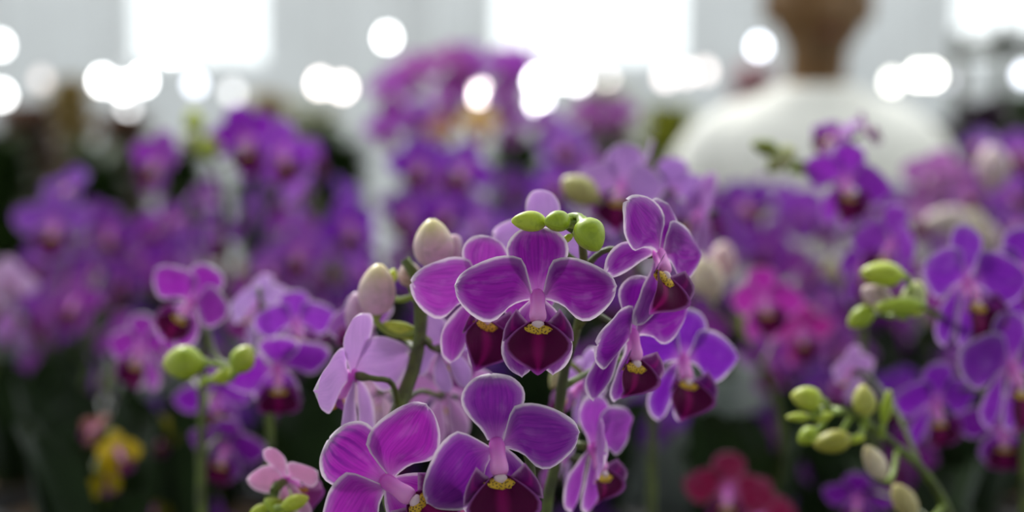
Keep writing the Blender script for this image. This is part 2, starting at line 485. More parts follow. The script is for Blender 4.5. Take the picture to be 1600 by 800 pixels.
plant('sharp orchid plant at the bottom edge whose purple flower droops its left petal',
  [(790,672,.486),(822,705,.492),(832,760,.495),(828,860,.495)],
  [(776,694,.458,6,-4,-4,1.05,(.27,.022,.40),dict(stripe=.3,rot=(-40,-6),fold=(14,-4),wid=1.0,lip=1.05))],
  [], tier='hero')
plant('orchid plant with fat blushed buds on a thick green stem and a striped magenta flower',
  [(632,405,.535),(652,440,.535),(658,500,.533),(648,570,.528),(622,640,.52),(606,700,.51),(612,780,.50),(616,870,.50)],
  [(604,752,.462,22,6,-50,1.06,MAGENTA,dict(fold=(0,-2),wid=1.02,stripe=.9)),
   (550,586,.512,-114,4,2,1.06,(.60,.34,.78),dict(fold=(-14,0),wid=.95,rot=(0,-6),lip=.5)),
   (694,612,.58,172,0,8,.80,MAUVE,dict()),
   (590,612,.60,195,-10,0,.66,BLUSH,dict()),
   (560,500,.60,-30,20,-20,.62,(.38,.10,.50),dict()),
   (690,545,.54,160,-10,30,.66,LILAC,dict())],
  [(676,380,.530,92,76,64,BLUSH,1.,.1),(702,392,.545,60,56,44,(.6,.36,.5),.1),(590,452,.535,86,80,60,BLUSH,.9),(562,492,.56,100,72,48,(.55,.30,.52),.1),
   (640,428,.545,100,40,38,(.52,.36,.34),.2),(612,432,.55,70,26,18,LIME,.1),(628,516,.535,160,62,26,LIME,.3)],
  tier='hero', srad=.0044)
plant('orchid plant with a half hidden magenta flower right of the sharp drooping purple flower',
  [(930,610,.575),(925,690,.58),(915,760,.58),(910,860,.58)],
  [(928,700,.54,48,-4,6,.96,ORCHIDPINK,dict(fold=(50,0),rot=(0,16),lip=.85)),
   (910,600,.57,-70,10,0,.72,LILAC,dict()),(880,716,.60,-100,0,0,.7,(.36,.08,.5),dict())],
  [(868,588,.565,-110,40,20,PALEGREEN,.3)], tier='hero')
plant('small orchid plant at the bottom edge showing pink petal backs over green buds',
  [(455,760,.56),(462,800,.57),(465,880,.57)],
  [(448,748,.535,150,18,14,.66,(.62,.22,.42),dict(wid=.75))],
  [(432,792,.535,150,44,28,GREEN,.1),(462,784,.525,20,42,26,LIME,.2),(405,797,.54,200,30,18,LIME,.2)], tier='hero')
# --- left group, softly blurred
plant('softly blurred orchid plant on the left, green bud cluster below a magenta purple flower',
  [(368,575,.635),(335,556,.65),(322,500,.665),(318,540,.69),(316,640,.70),(314,780,.70),(314,880,.70)],
  [(300,472,.655,-4,4,30,.86,(.42,.03,.52),dict(fold=(6,30),rot=(6,8),lip=.95)),
   (336,622,.77,10,-20,-10,.80,(.20,.012,.34),dict(rim=.4)),(352,700,.74,-10,-15,10,.78,DEEP,dict(rim=.4)),(220,545,.78,-20,0,0,.86,(.36,.03,.44),dict())],
  [(285,567,.60,182,60,54,GREEN,.6),(380,560,.588,60,44,40,GREEN,.5),(351,587,.615,20,38,24,LIME,.2),(322,595,.63,200,24,16,GREEN,.1)], tier='hero')
plant('softly blurred orchid plant right of the left bud cluster, its dark lipped flower facing down',
  [(405,450,.66),(412,520,.67),(420,640,.68),(425,780,.68),(425,880,.68)],
  [(434,574,.645,14,-26,0,.90,(.33,.025,.52),dict(dors=14,rot=(-26,10))),
   (402,478,.705,-120,10,0,.80,LILAC,dict()),(462,505,.665,30,0,0,.74,(.36,.05,.58),dict())],
  [], tier='hero')
# --- right group, softly blurred
plant('softly blurred orchid plant at the right edge, violet flowers behind yellow green buds',
  [(1352,500,.64),(1395,484,.64),(1440,478,.65),(1490,505,.67),(1560,520,.69),(1592,600,.70),(1600,720,.71),(1604,860,.71)],
  [(1510,438,.665,32,2,8,1.18,VIOLET,dict(fold=(6,30),rim=.55)),
   (1606,425,.70,10,4,-8,1.05,VIOLET,dict(rim=.55)),
   (1580,572,.66,26,0,4,1.18,VIOLET,dict(fold=(4,20),rim=.5)),
   (1462,628,.71,20,-14,0,.92,(.20,.012,.38),dict(rim=.35)),(1570,668,.72,-10,-20,0,.9,DEEP,dict(rim=.35))],
  [(1378,428,.625,175,66,40,LIME,.3),(1370,464,.63,150,52,40,(.56,.40,.44),.2),(1428,462,.635,70,48,40,PALEGREEN,.4),(1402,478,.615,184,72,26,GREEN,.3),(1344,496,.63,215,46,32,GREEN,.3),(1432,486,.63,10,24,16,LIME,.2)], tier='hero')
plant('blurred orchid plant in the lower right with yellow green buds along an arching stem',
  [(1268,640,.60),(1310,640,.61),(1360,665,.62),(1410,705,.63),(1450,745,.64),(1480,800,.65),(1500,890,.65)],
  [(1330,580,.70,-140,0,0,.62,(.40,.16,.52),dict()),(1340,780,.74,-20,-20,0,.70,DEEP,dict(rim=.2))],
  [(1260,622,.595,170,48,38,LIME,.5),(1246,652,.60,180,36,14,LIME,.1),(1286,652,.60,200,30,14,LIME,.1),(1262,682,.605,215,34,28,GREEN,.2),(1300,690,.61,190,58,36,(.42,.40,.05),.4),(1338,686,.61,10,28,14,LIME,.2),
   (1350,625,.615,95,48,38,(.50,.50,.10),.6),(1386,634,.62,80,52,18,GREEN,.3),(1366,722,.61,118,56,34,CREAM,.5),(1412,782,.62,120,58,38,(.50,.42,.18),.3)], tier='hero')
plant('blurred orchid plant at upper right with bright purple flower in front of the white shirt',
  [(1232,250,.79),(1262,258,.80),(1300,285,.82),(1330,340,.83),(1345,440,.85),(1350,600,.86),(1350,860,.86)],
  [(1322,282,.80,14,6,12,.98,(.40,.035,.60),dict(fold=(20,30))),
   (1312,212,.83,-60,40,0,.74,(.32,.04,.48),dict()),(1352,205,.84,80,30,40,.5,(.34,.03,.34),dict()),
   (1396,378,.77,-62,0,0,.98,(.36,.05,.60),dict()),(1348,410,.83,30,-20,0,.9,DEEP,dict())],
  [(1196,230,.79,165,46,26,(.24,.30,.03),.1),(1222,246,.79,40,50,36,PALEGREEN,.4),(1256,264,.80,10,30,20,GREEN,.2)], tier='mid')
plant('blurred orchid plant with a pink rosette flower on a dark stem right of the centre',
  [(1088,440,.84),(1130,490,.85),(1180,555,.86),(1210,620,.87),(1222,720,.88),(1222,880,.88)],
  [(1192,468,.84,10,10,0,.92,PINK,dict()),(1250,516,.88,20,-10,0,.80,(.36,.02,.26),dict()),],
  [(1104,432,.80,110,70,52,CREAM,.3),(1128,408,.82,80,60,46,(.70,.46,.50),.2)], tier='mid')
plant('blurred orchid plant with pale lilac flowers rising just behind the centre bud tip',
  [(905,300,.70),(940,330,.71),(985,380,.72),(1010,480,.73),(1020,640,.73),(1020,860,.73)],
  [(972,290,.69,-20,10,0,.92,LILAC,dict()),(1008,268,.74,-100,20,0,.80,(.54,.30,.72),dict()),(1050,300,.74,160,0,0,.84,LILAC,dict()),(1098,330,.72,-70,10,0,.9,(.50,.20,.64),dict())],
  [(905,296,.68,150,62,46,(.50,.46,.16),.5)], tier='mid')
# --- behind, strongly blurred
plant('blurred tall orchid plant at upper left with two green buds beside its dark stem',
  [(305,190,1.159),(322,225,1.159),(345,290,1.171),(352,400,1.183),(355,600,1.196),(355,880,1.196)],
  [(385,215,1.147,8,0,0,1.22,(.30,.016,.48),dict()),(252,250,1.159,-20,10,0,1.1,(.34,.04,.54),dict()),(285,340,1.183,0,0,10,1.05,(.28,.05,.44),dict()),(440,235,1.20,20,0,0,1.15,(.30,.03,.50),dict()),(300,420,1.220,-20,-10,0,.9,(.2,.02,.34),dict())],
  [(303,188,1.159,95,36,32,LIME,.3),(328,230,1.147,20,40,32,LIME,.2),(300,220,1.171,150,30,30,PALEGREEN,.2)], tier='mid', srad=.004)
plant('blurred orchid plant behind the fat blushed buds with purple flowers spilling down rightwards',
  [(465,230,1.244),(490,300,1.257),(520,400,1.269),(525,600,1.281),(525,880,1.281)],
  [(475,240,1.269,20,0,0,1.05,(.30,.03,.48),dict()),(470,300,1.220,-60,10,0,1.,(.38,.10,.60),dict()),(545,350,1.220,15,0,0,1.1,VIOLET,dict()),(560,420,1.244,30,-5,0,1.0,(.30,.03,.5),dict()),(470,390,1.257,-10,0,0,1.1,(.26,.05,.40),dict()),(540,480,1.281,-30,-10,0,.9,DEEP,dict()),(420,420,1.318,0,0,0,1.,(.24,.06,.36),dict())],
  [], tier='mid')
plant('blurred orchid plant near the left edge with a violet two humped flower against dark foliage',
  [(120,300,1.293),(120,360,1.305),(125,480,1.318),(125,880,1.318)],
  [(112,292,1.281,0,35,0,1.02,VIOLET,dict()),(85,350,1.269,10,20,0,1.25,(.30,.08,.52),dict()),(170,360,1.305,10,0,0,1.1,DEEP,dict()),(190,430,1.342,0,-10,0,1.,DEEP,dict())],
  [], tier='mid')
plant('blurred orchid plant low on the left with magenta flowers over dark stems',
  [(140,440,1.147),(150,520,1.159),(150,660,1.171),(150,880,1.171)],
  [(118,470,1.122,12,0,0,.95,(.34,.02,.44),dict()),(195,525,1.159,20,-6,0,.92,(.36,.03,.44),dict()),(150,420,1.196,-15,5,0,.9,DEEP,dict())],
  [], tier='mid')
plant('blurred orchid plant cut by the left edge with pale lavender petal backs',
  [(5,410,1.098),(12,500,1.110),(12,700,1.122),(12,880,1.122)],
  [(12,440,1.074,-130,0,0,.9,(.56,.36,.56),dict()),(22,500,1.098,-60,-10,0,.9,(.38,.14,.52),dict())],
  [], tier='mid')
plant('blurred orchid plant with a broad violet bloom left of the centre bud tip',
  [(700,215,1.366),(705,280,1.379),(705,420,1.391),(705,880,1.391)],
  [(655,255,1.342,-10,10,0,1.15,VIOLET,dict()),(725,262,1.342,14,12,0,1.2,(.28,.03,.52),dict()),(700,330,1.354,20,0,0,1.15,VIOLET,dict()),(640,330,1.379,-10,0,0,1.1,DEEP,dict()),(745,345,1.391,20,0,0,1.0,(.30,.10,.50),dict()),(690,400,1.391,0,-10,0,1.,DEEP,dict())],
  [], tier='mid')
plant('blurred orchid plant with a lilac bloom above and behind the pale bud right of centre',
  [(890,200,1.464),(895,300,1.464),(895,500,1.476),(895,880,1.476)],
  [(880,225,1.440,0,10,0,1.15,(.38,.12,.58),dict()),(865,285,1.464,-20,0,0,1.1,VIOLET,dict()),(925,270,1.488,20,0,0,1.1,(.36,.08,.54),dict()),(885,350,1.488,0,-10,0,1.,DEEP,dict())],
  [], tier='mid')
plant('blurred dark purple orchid plant left of the bright upper right flower',
  [(1210,320,1.366),(1215,400,1.379),(1215,600,1.391),(1215,880,1.391)],
  [(1160,318,1.342,-10,10,0,1.15,(.22,.012,.46),dict()),(1225,322,1.366,14,5,0,1.15,(.22,.012,.44),dict()),(1262,330,1.391,10,0,0,1.1,DEEP,dict()),(1195,392,1.342,-20,-8,0,1.05,(.26,.06,.42),dict()),(1285,440,1.366,10,-8,0,1.05,DEEP,dict())],
  [], tier='mid')
plant('blurred mauve orchid plant with cream buds below the shoulder at right',
  [(1520,250,1.208),(1525,330,1.220),(1520,460,1.244),(1515,880,1.257)],
  [(1462,272,1.183,170,0,0,1.12,MAUVE,dict()),(1510,296,1.196,-20,0,0,.95,(.34,.10,.44),dict()),(1440,330,1.220,10,0,0,1.0,(.40,.16,.42),dict())],
  [(1552,258,1.159,95,64,52,(.72,.54,.58),.1),(1480,346,1.135,182,76,46,(.74,.60,.58),.2),(1520,356,1.159,80,60,44,CREAM,.3),(1545,372,1.183,100,50,40,(.66,.52,.52),.2)], tier='mid')
plant('blurred purple orchid plant rising along the right edge beside the pale buds',
  [(1592,210,1.366),(1592,300,1.379),(1592,500,1.391),(1592,880,1.391)],
  [(1592,236,1.342,0,10,0,1.15,(.30,.05,.54),dict()),(1575,300,1.366,10,0,0,1.05,VIOLET,dict()),(1596,350,1.379,-10,0,0,1.0,(.3,.08,.5),dict()),(1530,226,1.464,0,20,0,.9,(.24,.08,.42),dict())],
  [], tier='mid')
plant('blurred dark purple orchid plant between the pink rosette and the right bud spray',
  [(1300,480,1.220),(1300,560,1.232),(1300,700,1.232),(1300,880,1.232)],
  [(1290,470,1.196,0,0,0,1.0,DEEP,dict()),(1322,545,1.220,0,-10,0,.95,(.22,.04,.32),dict()),(1300,560,1.244,-20,-10,0,.9,DEEP,dict())],
  [(1300,430,1.220,90,50,40,(.30,.26,.08),.2)], tier='mid')
plant('blurred crimson orchid flower plant at the bottom edge right of centre',
  [(1150,745,.80),(1150,800,.81),(1150,890,.81)],
  [(1138,766,.78,-14,4,0,.95,CRIMSON,dict(rim=.1)),(1184,800,.80,14,0,0,.9,CRIMSON,dict(rim=.1))], [], tier='mid')
plant('blurred rosy red orchid plant glimpsed under the drooping centre flower at the bottom edge',
  [(735,770,.70),(735,820,.71),(735,890,.71)],
  [(735,788,.68,0,6,0,.86,(.55,.03,.12),dict(rim=.2))], [], tier='mid')
plant('blurred yellow orchid plant with pink tinged bloom in the lower left',
  [(172,670,.87),(170,740,.88),(170,890,.88)],
  [(184,704,.84,62,10,20,.6,YELLOW,dict(rim=0)),(150,668,.86,-40,30,0,.45,(.4,.16,.12),dict(rim=.1)),(166,738,.84,140,-10,-20,.62,YELLOW,dict(rim=0))], [], tier='mid')
plant('blurred pale yellow orchid plant low between the yellow bloom and the left bud cluster',
  [(250,670,.95),(250,740,.96),(250,890,.96)],
  [(252,680,.94,0,0,0,.55,(.25,.24,.01),dict(rim=0)),(240,795,.95,0,0,0,.55,(.3,.27,.01),dict(rim=0))], [], tier='mid')
# --- far pink purple plants standing tall before the window wall
plant('far tall orchid plant with pink purple blooms, leftmost of the three before the lights',
  [(640,110,1.95),(640,200,1.95),(640,420,1.95),(640,880,1.95)],
  [(612,140,1.93,-10,0,0,1.3,(.42,.07,.50),dict()),(650,110,1.95,10,0,0,1.2,(.44,.08,.52),dict()),(605,195,1.95,0,0,0,1.3,(.40,.05,.48),dict()),(655,185,1.97,0,0,0,1.3,(.38,.06,.48),dict())], [], tier='far')
plant('far tall orchid plant with pink purple blooms, middle of the three before the lights',
  [(722,80,2.0),(722,200,2.0),(722,400,2.0),(722,880,2.0)],
  [(705,100,1.98,-10,0,0,1.4,(.42,.08,.50),dict()),(735,98,2.0,10,0,0,1.3,(.42,.08,.50),dict()),(710,150,2.0,0,0,0,1.3,(.36,.06,.46),dict()),(690,185,2.02,0,0,0,1.2,(.36,.10,.34),dict())], [], tier='far')
plant('far tall orchid plant with pink purple blooms beside the largest cluster of lights',
  [(795,80,2.05),(795,200,2.05),(795,400,2.05),(795,880,2.05)],
  [(785,105,2.03,-10,0,0,1.4,(.42,.07,.50),dict()),(810,100,2.05,10,0,0,1.2,(.42,.07,.50),dict()),(795,185,2.05,0,0,0,1.4,(.38,.07,.48),dict()),(785,150,2.05,0,0,0,1.2,(.5,.2,.52),dict())], [], tier='far')
plant('far orchid plant with yellow blooms low under the middle light',
  [(745,190,1.8),(745,300,1.8),(745,880,1.8)],
  [(748,190,1.78,0,0,0,1.0,(.72,.52,.04),dict()),(690,200,1.8,0,0,0,.8,(.55,.30,.08),dict())], [], tier='far')
plant('far orchid plant with dusky purple blooms right of the largest cluster of lights',
  [(930,170,1.9),(930,300,1.9),(930,880,1.9)],
  [(920,180,1.88,0,0,0,1.2,(.32,.08,.36),dict()),(965,175,1.9,0,0,0,1.1,(.34,.12,.36),dict()),(850,190,1.92,0,0,0,1.1,(.34,.08,.48),dict())], [], tier='far')

plant('young orchid plant in a pale clear sleeve behind the dark stem of the pink rosette',
  [(1172,520,1.25),(1172,600,1.25),(1172,880,1.25)], [], [(1172,505,1.25,90,40,26,GREEN,.2)], tier='mid', sleeve=.22)
plant('young orchid plant in a pale clear sleeve above the yellow bloom in the lower left',
  [(170,610,1.28),(170,660,1.28),(170,880,1.28)], [], [(170,600,1.28,90,40,26,GREEN,.2)], tier='mid', sleeve=.22)
# --- rows that fill the bench behind
ROWN = ['first', 'second', 'third', 'fourth', 'fifth']
ORD = ['first', 'second', 'third', 'fourth', 'fifth', 'sixth', 'seventh', 'eighth', 'ninth', 'tenth', 'eleventh', 'twelfth', 'thirteenth']
def fill_row(ri, d, n, top, words):
    w = 1600 / n
    for i in range(n):
        px = w * (i + .5) + rnd.uniform(-.18, .18) * w; t = top(px)
        if t is None: continue
        k = 1.0 / d
        nf = 6
        fl = []
        for j in range(nf):
            s = -1 if j % 2 else 1
            fl.append((px + s * rnd.uniform(25, 70) * k, t + (20 + 62 * j + rnd.uniform(-14, 14)) * k, d + rnd.uniform(-.05, .04), rnd.choice([s * rnd.uniform(0, 60), s * rnd.uniform(0, 180)]), rnd.uniform(-12, 14), rnd.uniform(-15, 15), rnd.uniform(.95, 1.15), rnd.choice([PURPLE, DEEP, DEEP, DEEP, (.20, .02, .44), (.16, .03, .28)]), {}))
        plant(f'blurred purple orchid, {ORD[i]} from the left in the {words}', [(px, t, d), (px + rnd.uniform(-12, 12), t + 120 * k, d + .02), (px, 620, d + .02), (px, 880, d + .02)], fl, [], tier='far', leaves=5, group='blurred purple orchids of the ' + words)
fill_row(0, 1.30, 7, lambda x: 330 + 60 * noise.noise(V((x * .01, 0, 0))), 'dark row behind the middle flowers')
fill_row(1, 1.52, 8, lambda x: (345 if x < 260 else 300) + 50 * noise.noise(V((x * .01, 3, 0))), 'second dark row from the back')
fill_row(2, 1.72, 9, lambda x: 350 if x < 300 else (275 if x < 1080 else 300), 'dark row furthest back on the bench')
fill_row(3, 1.12, 6, lambda x: 520 + 60 * noise.noise(V((x * .01, 7, 0))), 'low dim row among the stems')

# blooms of the strongly blurred plants face every way round their spikes
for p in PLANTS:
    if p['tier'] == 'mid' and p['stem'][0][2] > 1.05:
        p['flowers'] = [(q[0], q[1], q[2], q[3] + rnd.choice([-1, 1]) * (rnd.uniform(5, 75) if q[6] < 1.08 else rnd.uniform(0, 25)), q[4] + rnd.uniform(-8, 18), q[5] + rnd.uniform(-20, 20), q[6], tuple(x * .95 for x in q[7]), q[8]) for q in p['flowers']]  # tints slightly darkened too, standing in for less sky light on these blooms
# keep the blooms of neighbouring plants apart
for p in PLANTS: p['pts'] = [at(*q[:3]) for q in p['flowers']]; p['line'] = spline([at(*q) for q in p['stem']], 40)
def clear(p, c, rad=.043):
    for q in PLANTS:
        if q is p: continue
        for x in q['pts']:
            if (x - c).length < rad: return False
        if (q['line'][0] - c).length < .6:
            for x in q['line']:
                if (x - c).length < .030: return False
    return True
for p in PLANTS:
    if p['tier'] == 'hero': continue
    keep = []
    for q in p['flowers']:
        for k in sorted(range(-7, 8), key=abs):
            d = q[2] + k * .022; c = at(q[0], q[1], d)
            if clear(p, c): keep.append((q, d)); break
        else:
            if p['tier'] == 'mid' and not p['group']: keep.append((q, q[2]))
    p['flowers'] = [(q[0], q[1], d, *q[3:]) for q, d in keep]; p['pts'] = [at(*q[:3]) for q in p['flowers']]
PLANTS = [p for p in PLANTS if p['flowers'] or p['sleeve']]
# ------------------------------------------------------------------ build the plants: pots are spread over the bench so that none share a place
for p in PLANTS:
    b = at(*p['stem'][-1]); p['pos'] = V((b.x, max(.36, b.y), 0)); p['want'] = p['pos'].copy()
for it in range(300):
    for i, p in enumerate(PLANTS):
        for q in PLANTS[i + 1:]:
            dv = p['pos'] - q['pos']; L = dv.length
            lim = .15 if p['sleeve'] or q['sleeve'] else .118
            if L < lim:
                if L < 1e-5: dv = V((.01, .003, 0)); L = dv.length
                m = dv / L * (lim - L) * .5; p['pos'] += m; q['pos'] -= m
    for p in PLANTS:
        p['pos'] = p['pos'].lerp(p['want'], .01); p['pos'].y = min(2.16, max(.33, p['pos'].y))
for p in PLANTS:
    tier = p['tier']
    root = empty('potted_orchid', (p['pos'].x, p['pos'].y, BENCH)); Lr = root.location
    tag(root, p['label'], p['cat'], p['group'])
    link('pot', ME_POT, None, root); link('bark_mix', ME_BARK, None, root)
    if p['sleeve']:
        hs = p['sleeve']; sv, sf = lathe([(.057, .03), (.058, .12), (.060, .16), (.066, hs), (.067, hs), (.061, .16), (.059, .12), (.058, .03), (.057, .03)], 36)
        sv = [V((x * (1 + .03 * math.sin(9 * math.atan2(y, x)) * min(1, z / .2)), y * (1 + .03 * math.sin(9 * math.atan2(y, x)) * min(1, z / .2)), z)) for x, y, z in sv]
        link('plastic_sleeve', mesh('plastic_sleeve', sv, sf), M_SLEEVE, root)
    a0 = rnd.uniform(0, 6.28)
    for k in range(p['leaves']):
        o = link('leaf', ME_LEAVES[rnd.randrange(5)], None, root); o.rotation_euler = (0, 0, a0 + k * 2 * math.pi / p['leaves'] + rnd.uniform(-.3, .3))
        if p['pos'].y < .80: o.scale = (1, 1, .62)
    pts = [at(*s) for s in p['stem']]
    while len(pts) > 2 and pts[-1].z < BENCH + .20: pts.pop()
    base = V((p['pos'].x, p['pos'].y, BENCH + .10))
    low = pts[-1]
    pts += [low.lerp(base, .55) + V((0, 0, .01)), base]
    n = 40; st = spline(pts, n); sr = p['srad']
    v, f, a = tube([x - Lr for x in st], [sr * (.45 + .55 * min(1, i / 22)) * (1.18 if i % 7 == 3 else 1) for i in range(n + 1)], 8)
    link('flower_stem', mesh('flower_stem', v, f, a), M_STEM, root)
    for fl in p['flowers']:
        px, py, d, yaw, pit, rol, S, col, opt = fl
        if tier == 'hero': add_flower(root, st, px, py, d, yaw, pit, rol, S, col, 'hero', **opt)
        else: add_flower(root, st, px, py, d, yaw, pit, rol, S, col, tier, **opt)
    for bd in p['buds']: add_bud(root, st, *bd)
    if tier == 'far': pass

# leaves and far blooms that would grow through a neighbour are taken off
from mathutils.bvhtree import BVHTree
bpy.context.view_layer.update()
items = []
for o in list(sc.objects):
    if o.type != 'MESH': continue
    r = o
    while r.parent: r = r.parent
    ws = [o.matrix_world @ v.co for v in o.data.vertices]
    lo = [min(w[i] for w in ws) for i in range(3)]; hi = [max(w[i] for w in ws) for i in range(3)]
    rank = 0 if o.name.startswith('leaf') else 1 if (o.name.startswith('flower') and not o.name.startswith('flower_stem') and o.parent == r and not o.children and len(o.data.vertices) > 200) else 9
    items.append([o, r, lo, hi, rank, BVHTree.FromPolygons(ws, [tuple(q.vertices) for q in o.data.polygons])])
items.sort(key=lambda t: t[2][1])
gone = set()
for i, a in enumerate(items):
    if i in gone: continue
    for j in range(i + 1, len(items)):
        b = items[j]
        if b[2][1] > a[3][1]: break
        if j in gone or a[1] is b[1] or min(a[4], b[4]) == 9: continue
        if a[3][0] < b[2][0] or b[3][0] < a[2][0] or a[3][2] < b[2][2] or b[3][2] < a[2][2]: continue
        if a[5].overlap(b[5]):
            if b[4] <= a[4]: gone.add(j)
            else: gone.add(i); break
for i in gone: bpy.data.objects.remove(items[i][0])
# ------------------------------------------------------------------ the house: bench, floor, walls, windows
M_FLOOR = simple('concrete_floor', (.22, .22, .21), .8, .3, .3, 3)
M_WALL = simple('white_wall', (.62, .64, .64), .7, .3, .08, 2)
M_FRAME = simple('white_frame', (.74, .76, .76), .45, .4, .06, 5)
M_BENCH = simple('bench_metal', (.10, .11, .12), .5, .5, .3, 9)
def glass():
    m, nt, _, _ = new_mat('window_glass'); g = G(nt)
    t = g.node('ShaderNodeBsdfTransparent'); t.inputs[0].default_value = (.96, .98, .98, 1)
    s = g.node('ShaderNodeBsdfGlossy'); s.inputs['Roughness'].default_value = .03
    fr = g.node('ShaderNodeFresnel'); fr.inputs[0].default_value = 1.45
    g.out(g.mixsh(g.math('MULTIPLY', fr.outputs[0], .6), t.outputs[0], s.outputs[0])); return m
M_GLASS = glass()
YB = 9.0; XW = 5.2; YF = -2.2; HW = 3.4
add_box('floor', (-XW - .2, YF - .2, -.1), (XW + .2, YB + .2, 0), M_FLOOR, None, 0, 'structure')
for sd, x0, x1 in (('left', -XW - .15, -XW), ('right', XW, XW + .15)):
    add_box('wall_' + sd, (x0, YF, 0), (x1, YB + .15, 2.4), M_WALL, None, 0, 'structure')
add_box('wall_front', (-XW, YF - .15, 0), (XW, YF, HW), M_WALL, None, 0, 'structure')  # unseen wall behind the camera, added to dim the front plants
add_box('ceiling_light_block', (-XW - .15, YF - .15, HW), (XW + .15, .6, HW + .1), M_WALL, None, 0, 'structure')  # unseen partial roof, added to cut sky light on the foreground
# back wall with openings; x ranges of the panes
wins = [(-4.9, -3.72), (-2.42, -1.52), (-.14, 1.12), (2.75, 3.85), (4.1, 5.1)]
zb, zt = 1.74, 3.0
segs, x = [], -XW
vv, ff = [], []
def addb(lo, hi):
    v, f = box(lo, hi); b = len(vv); vv.extend(v); ff.extend([tuple(i + b for i in q) for q in f])
import bmesh
xs = sorted({-XW, XW, *[a for w in wins for a in w]}); zs = [0, zb, zt, HW]
bm = bmesh.new(); cache = {}
def vt(x, z):
    if (x, z) not in cache: cache[(x, z)] = bm.verts.new((x, YB, z))
    return cache[(x, z)]
for i in range(len(xs) - 1):
    for j in range(3):
        if j == 1 and any(abs(xs[i] - w[0]) < 1e-6 for w in wins): continue
        bm.faces.new((vt(xs[i], zs[j]), vt(xs[i + 1], zs[j]), vt(xs[i + 1], zs[j + 1]), vt(xs[i], zs[j + 1])))
ret = bmesh.ops.extrude_face_region(bm, geom=bm.faces[:])
for e in ret['geom']:
    if isinstance(e, bmesh.types.BMVert): e.co.y += .15
bmesh.ops.recalc_face_normals(bm, faces=bm.faces[:])
me = bpy.data.meshes.new('wall_back'); bm.to_mesh(me); bm.free()
link('wall_back', me, M_WALL)['kind'] = 'structure'
for i, (a, b) in enumerate(wins):
    r = empty(f'window_{i + 1}', ((a + b) / 2, YB + .05, zb)); r['kind'] = 'structure'
    w = (b - a) / 2; h = zt - zb
    bm = bmesh.new(); t = .035
    o_ = [bm.verts.new((x, -.03, z)) for x, z in ((-w, 0), (w, 0), (w, h), (-w, h))]
    i_ = [bm.verts.new((x, -.03, z)) for x, z in ((-w + t, t), (w - t, t), (w - t, h - t), (-w + t, h - t))]
    for k in range(4): bm.faces.new((o_[k], o_[(k + 1) % 4], i_[(k + 1) % 4], i_[k]))
    ret = bmesh.ops.extrude_face_region(bm, geom=bm.faces[:])
    for e in ret['geom']:
        if isinstance(e, bmesh.types.BMVert): e.co.y += .06
    bmesh.ops.recalc_face_normals(bm, faces=bm.faces[:])
    me = bpy.data.meshes.new('window_frame'); bm.to_mesh(me); bm.free()
    link('window_frame', me, M_FRAME, r)['kind'] = 'structure'
    add_box('window_pane', (-w + t, -.004, t), (w - t, .004, h - t), M_GLASS, r, 0)['kind'] = 'structure'
# posts and the beam that carries the added glints
c = at(655, 200, 4.4); add_box('column', (c.x - .055, c.y - .055, 0), (c.x + .055, c.y + .055, HW), M_FRAME, None, .006, 'structure')
add_box('ceiling_beam', (-XW, 5.95, 2.75), (XW, 6.07, 2.87), M_FRAME, None, .006, 'structure')

def bench(label, y0, y1, x0, x1, ztop):
    r = empty('growing_bench', ((x0 + x1) / 2, (y0 + y1) / 2, 0)); tag(r, label, 'bench')
    hx, hy = (x1 - x0) / 2, (y1 - y0) / 2
    add_box('bench_top', (-hx, -hy, ztop - .03), (hx, hy, ztop), M_BENCH, r, .003)
    for s in (-1, 1): add_box('side_rail', (-hx, s * hy - .012, ztop - .07), (hx, s * hy + .012, ztop + .02), M_BENCH, r, .003)
    for s in (-1, 1):
        for q in (-.9, 0, .9): add_box('leg', (q * hx - .025, s * hy * .85 - .025, 0), (q * hx + .025, s * hy * .85 + .025, ztop - .03), M_BENCH, r, .003)
bench('long dark metal bench carrying the purple orchid pots', .24, 2.26, -1.35, 1.35, BENCH)
bench('far metal bench under the bushy green plants behind the person', 3.05, 4.15, -2.6, 2.6, .90)

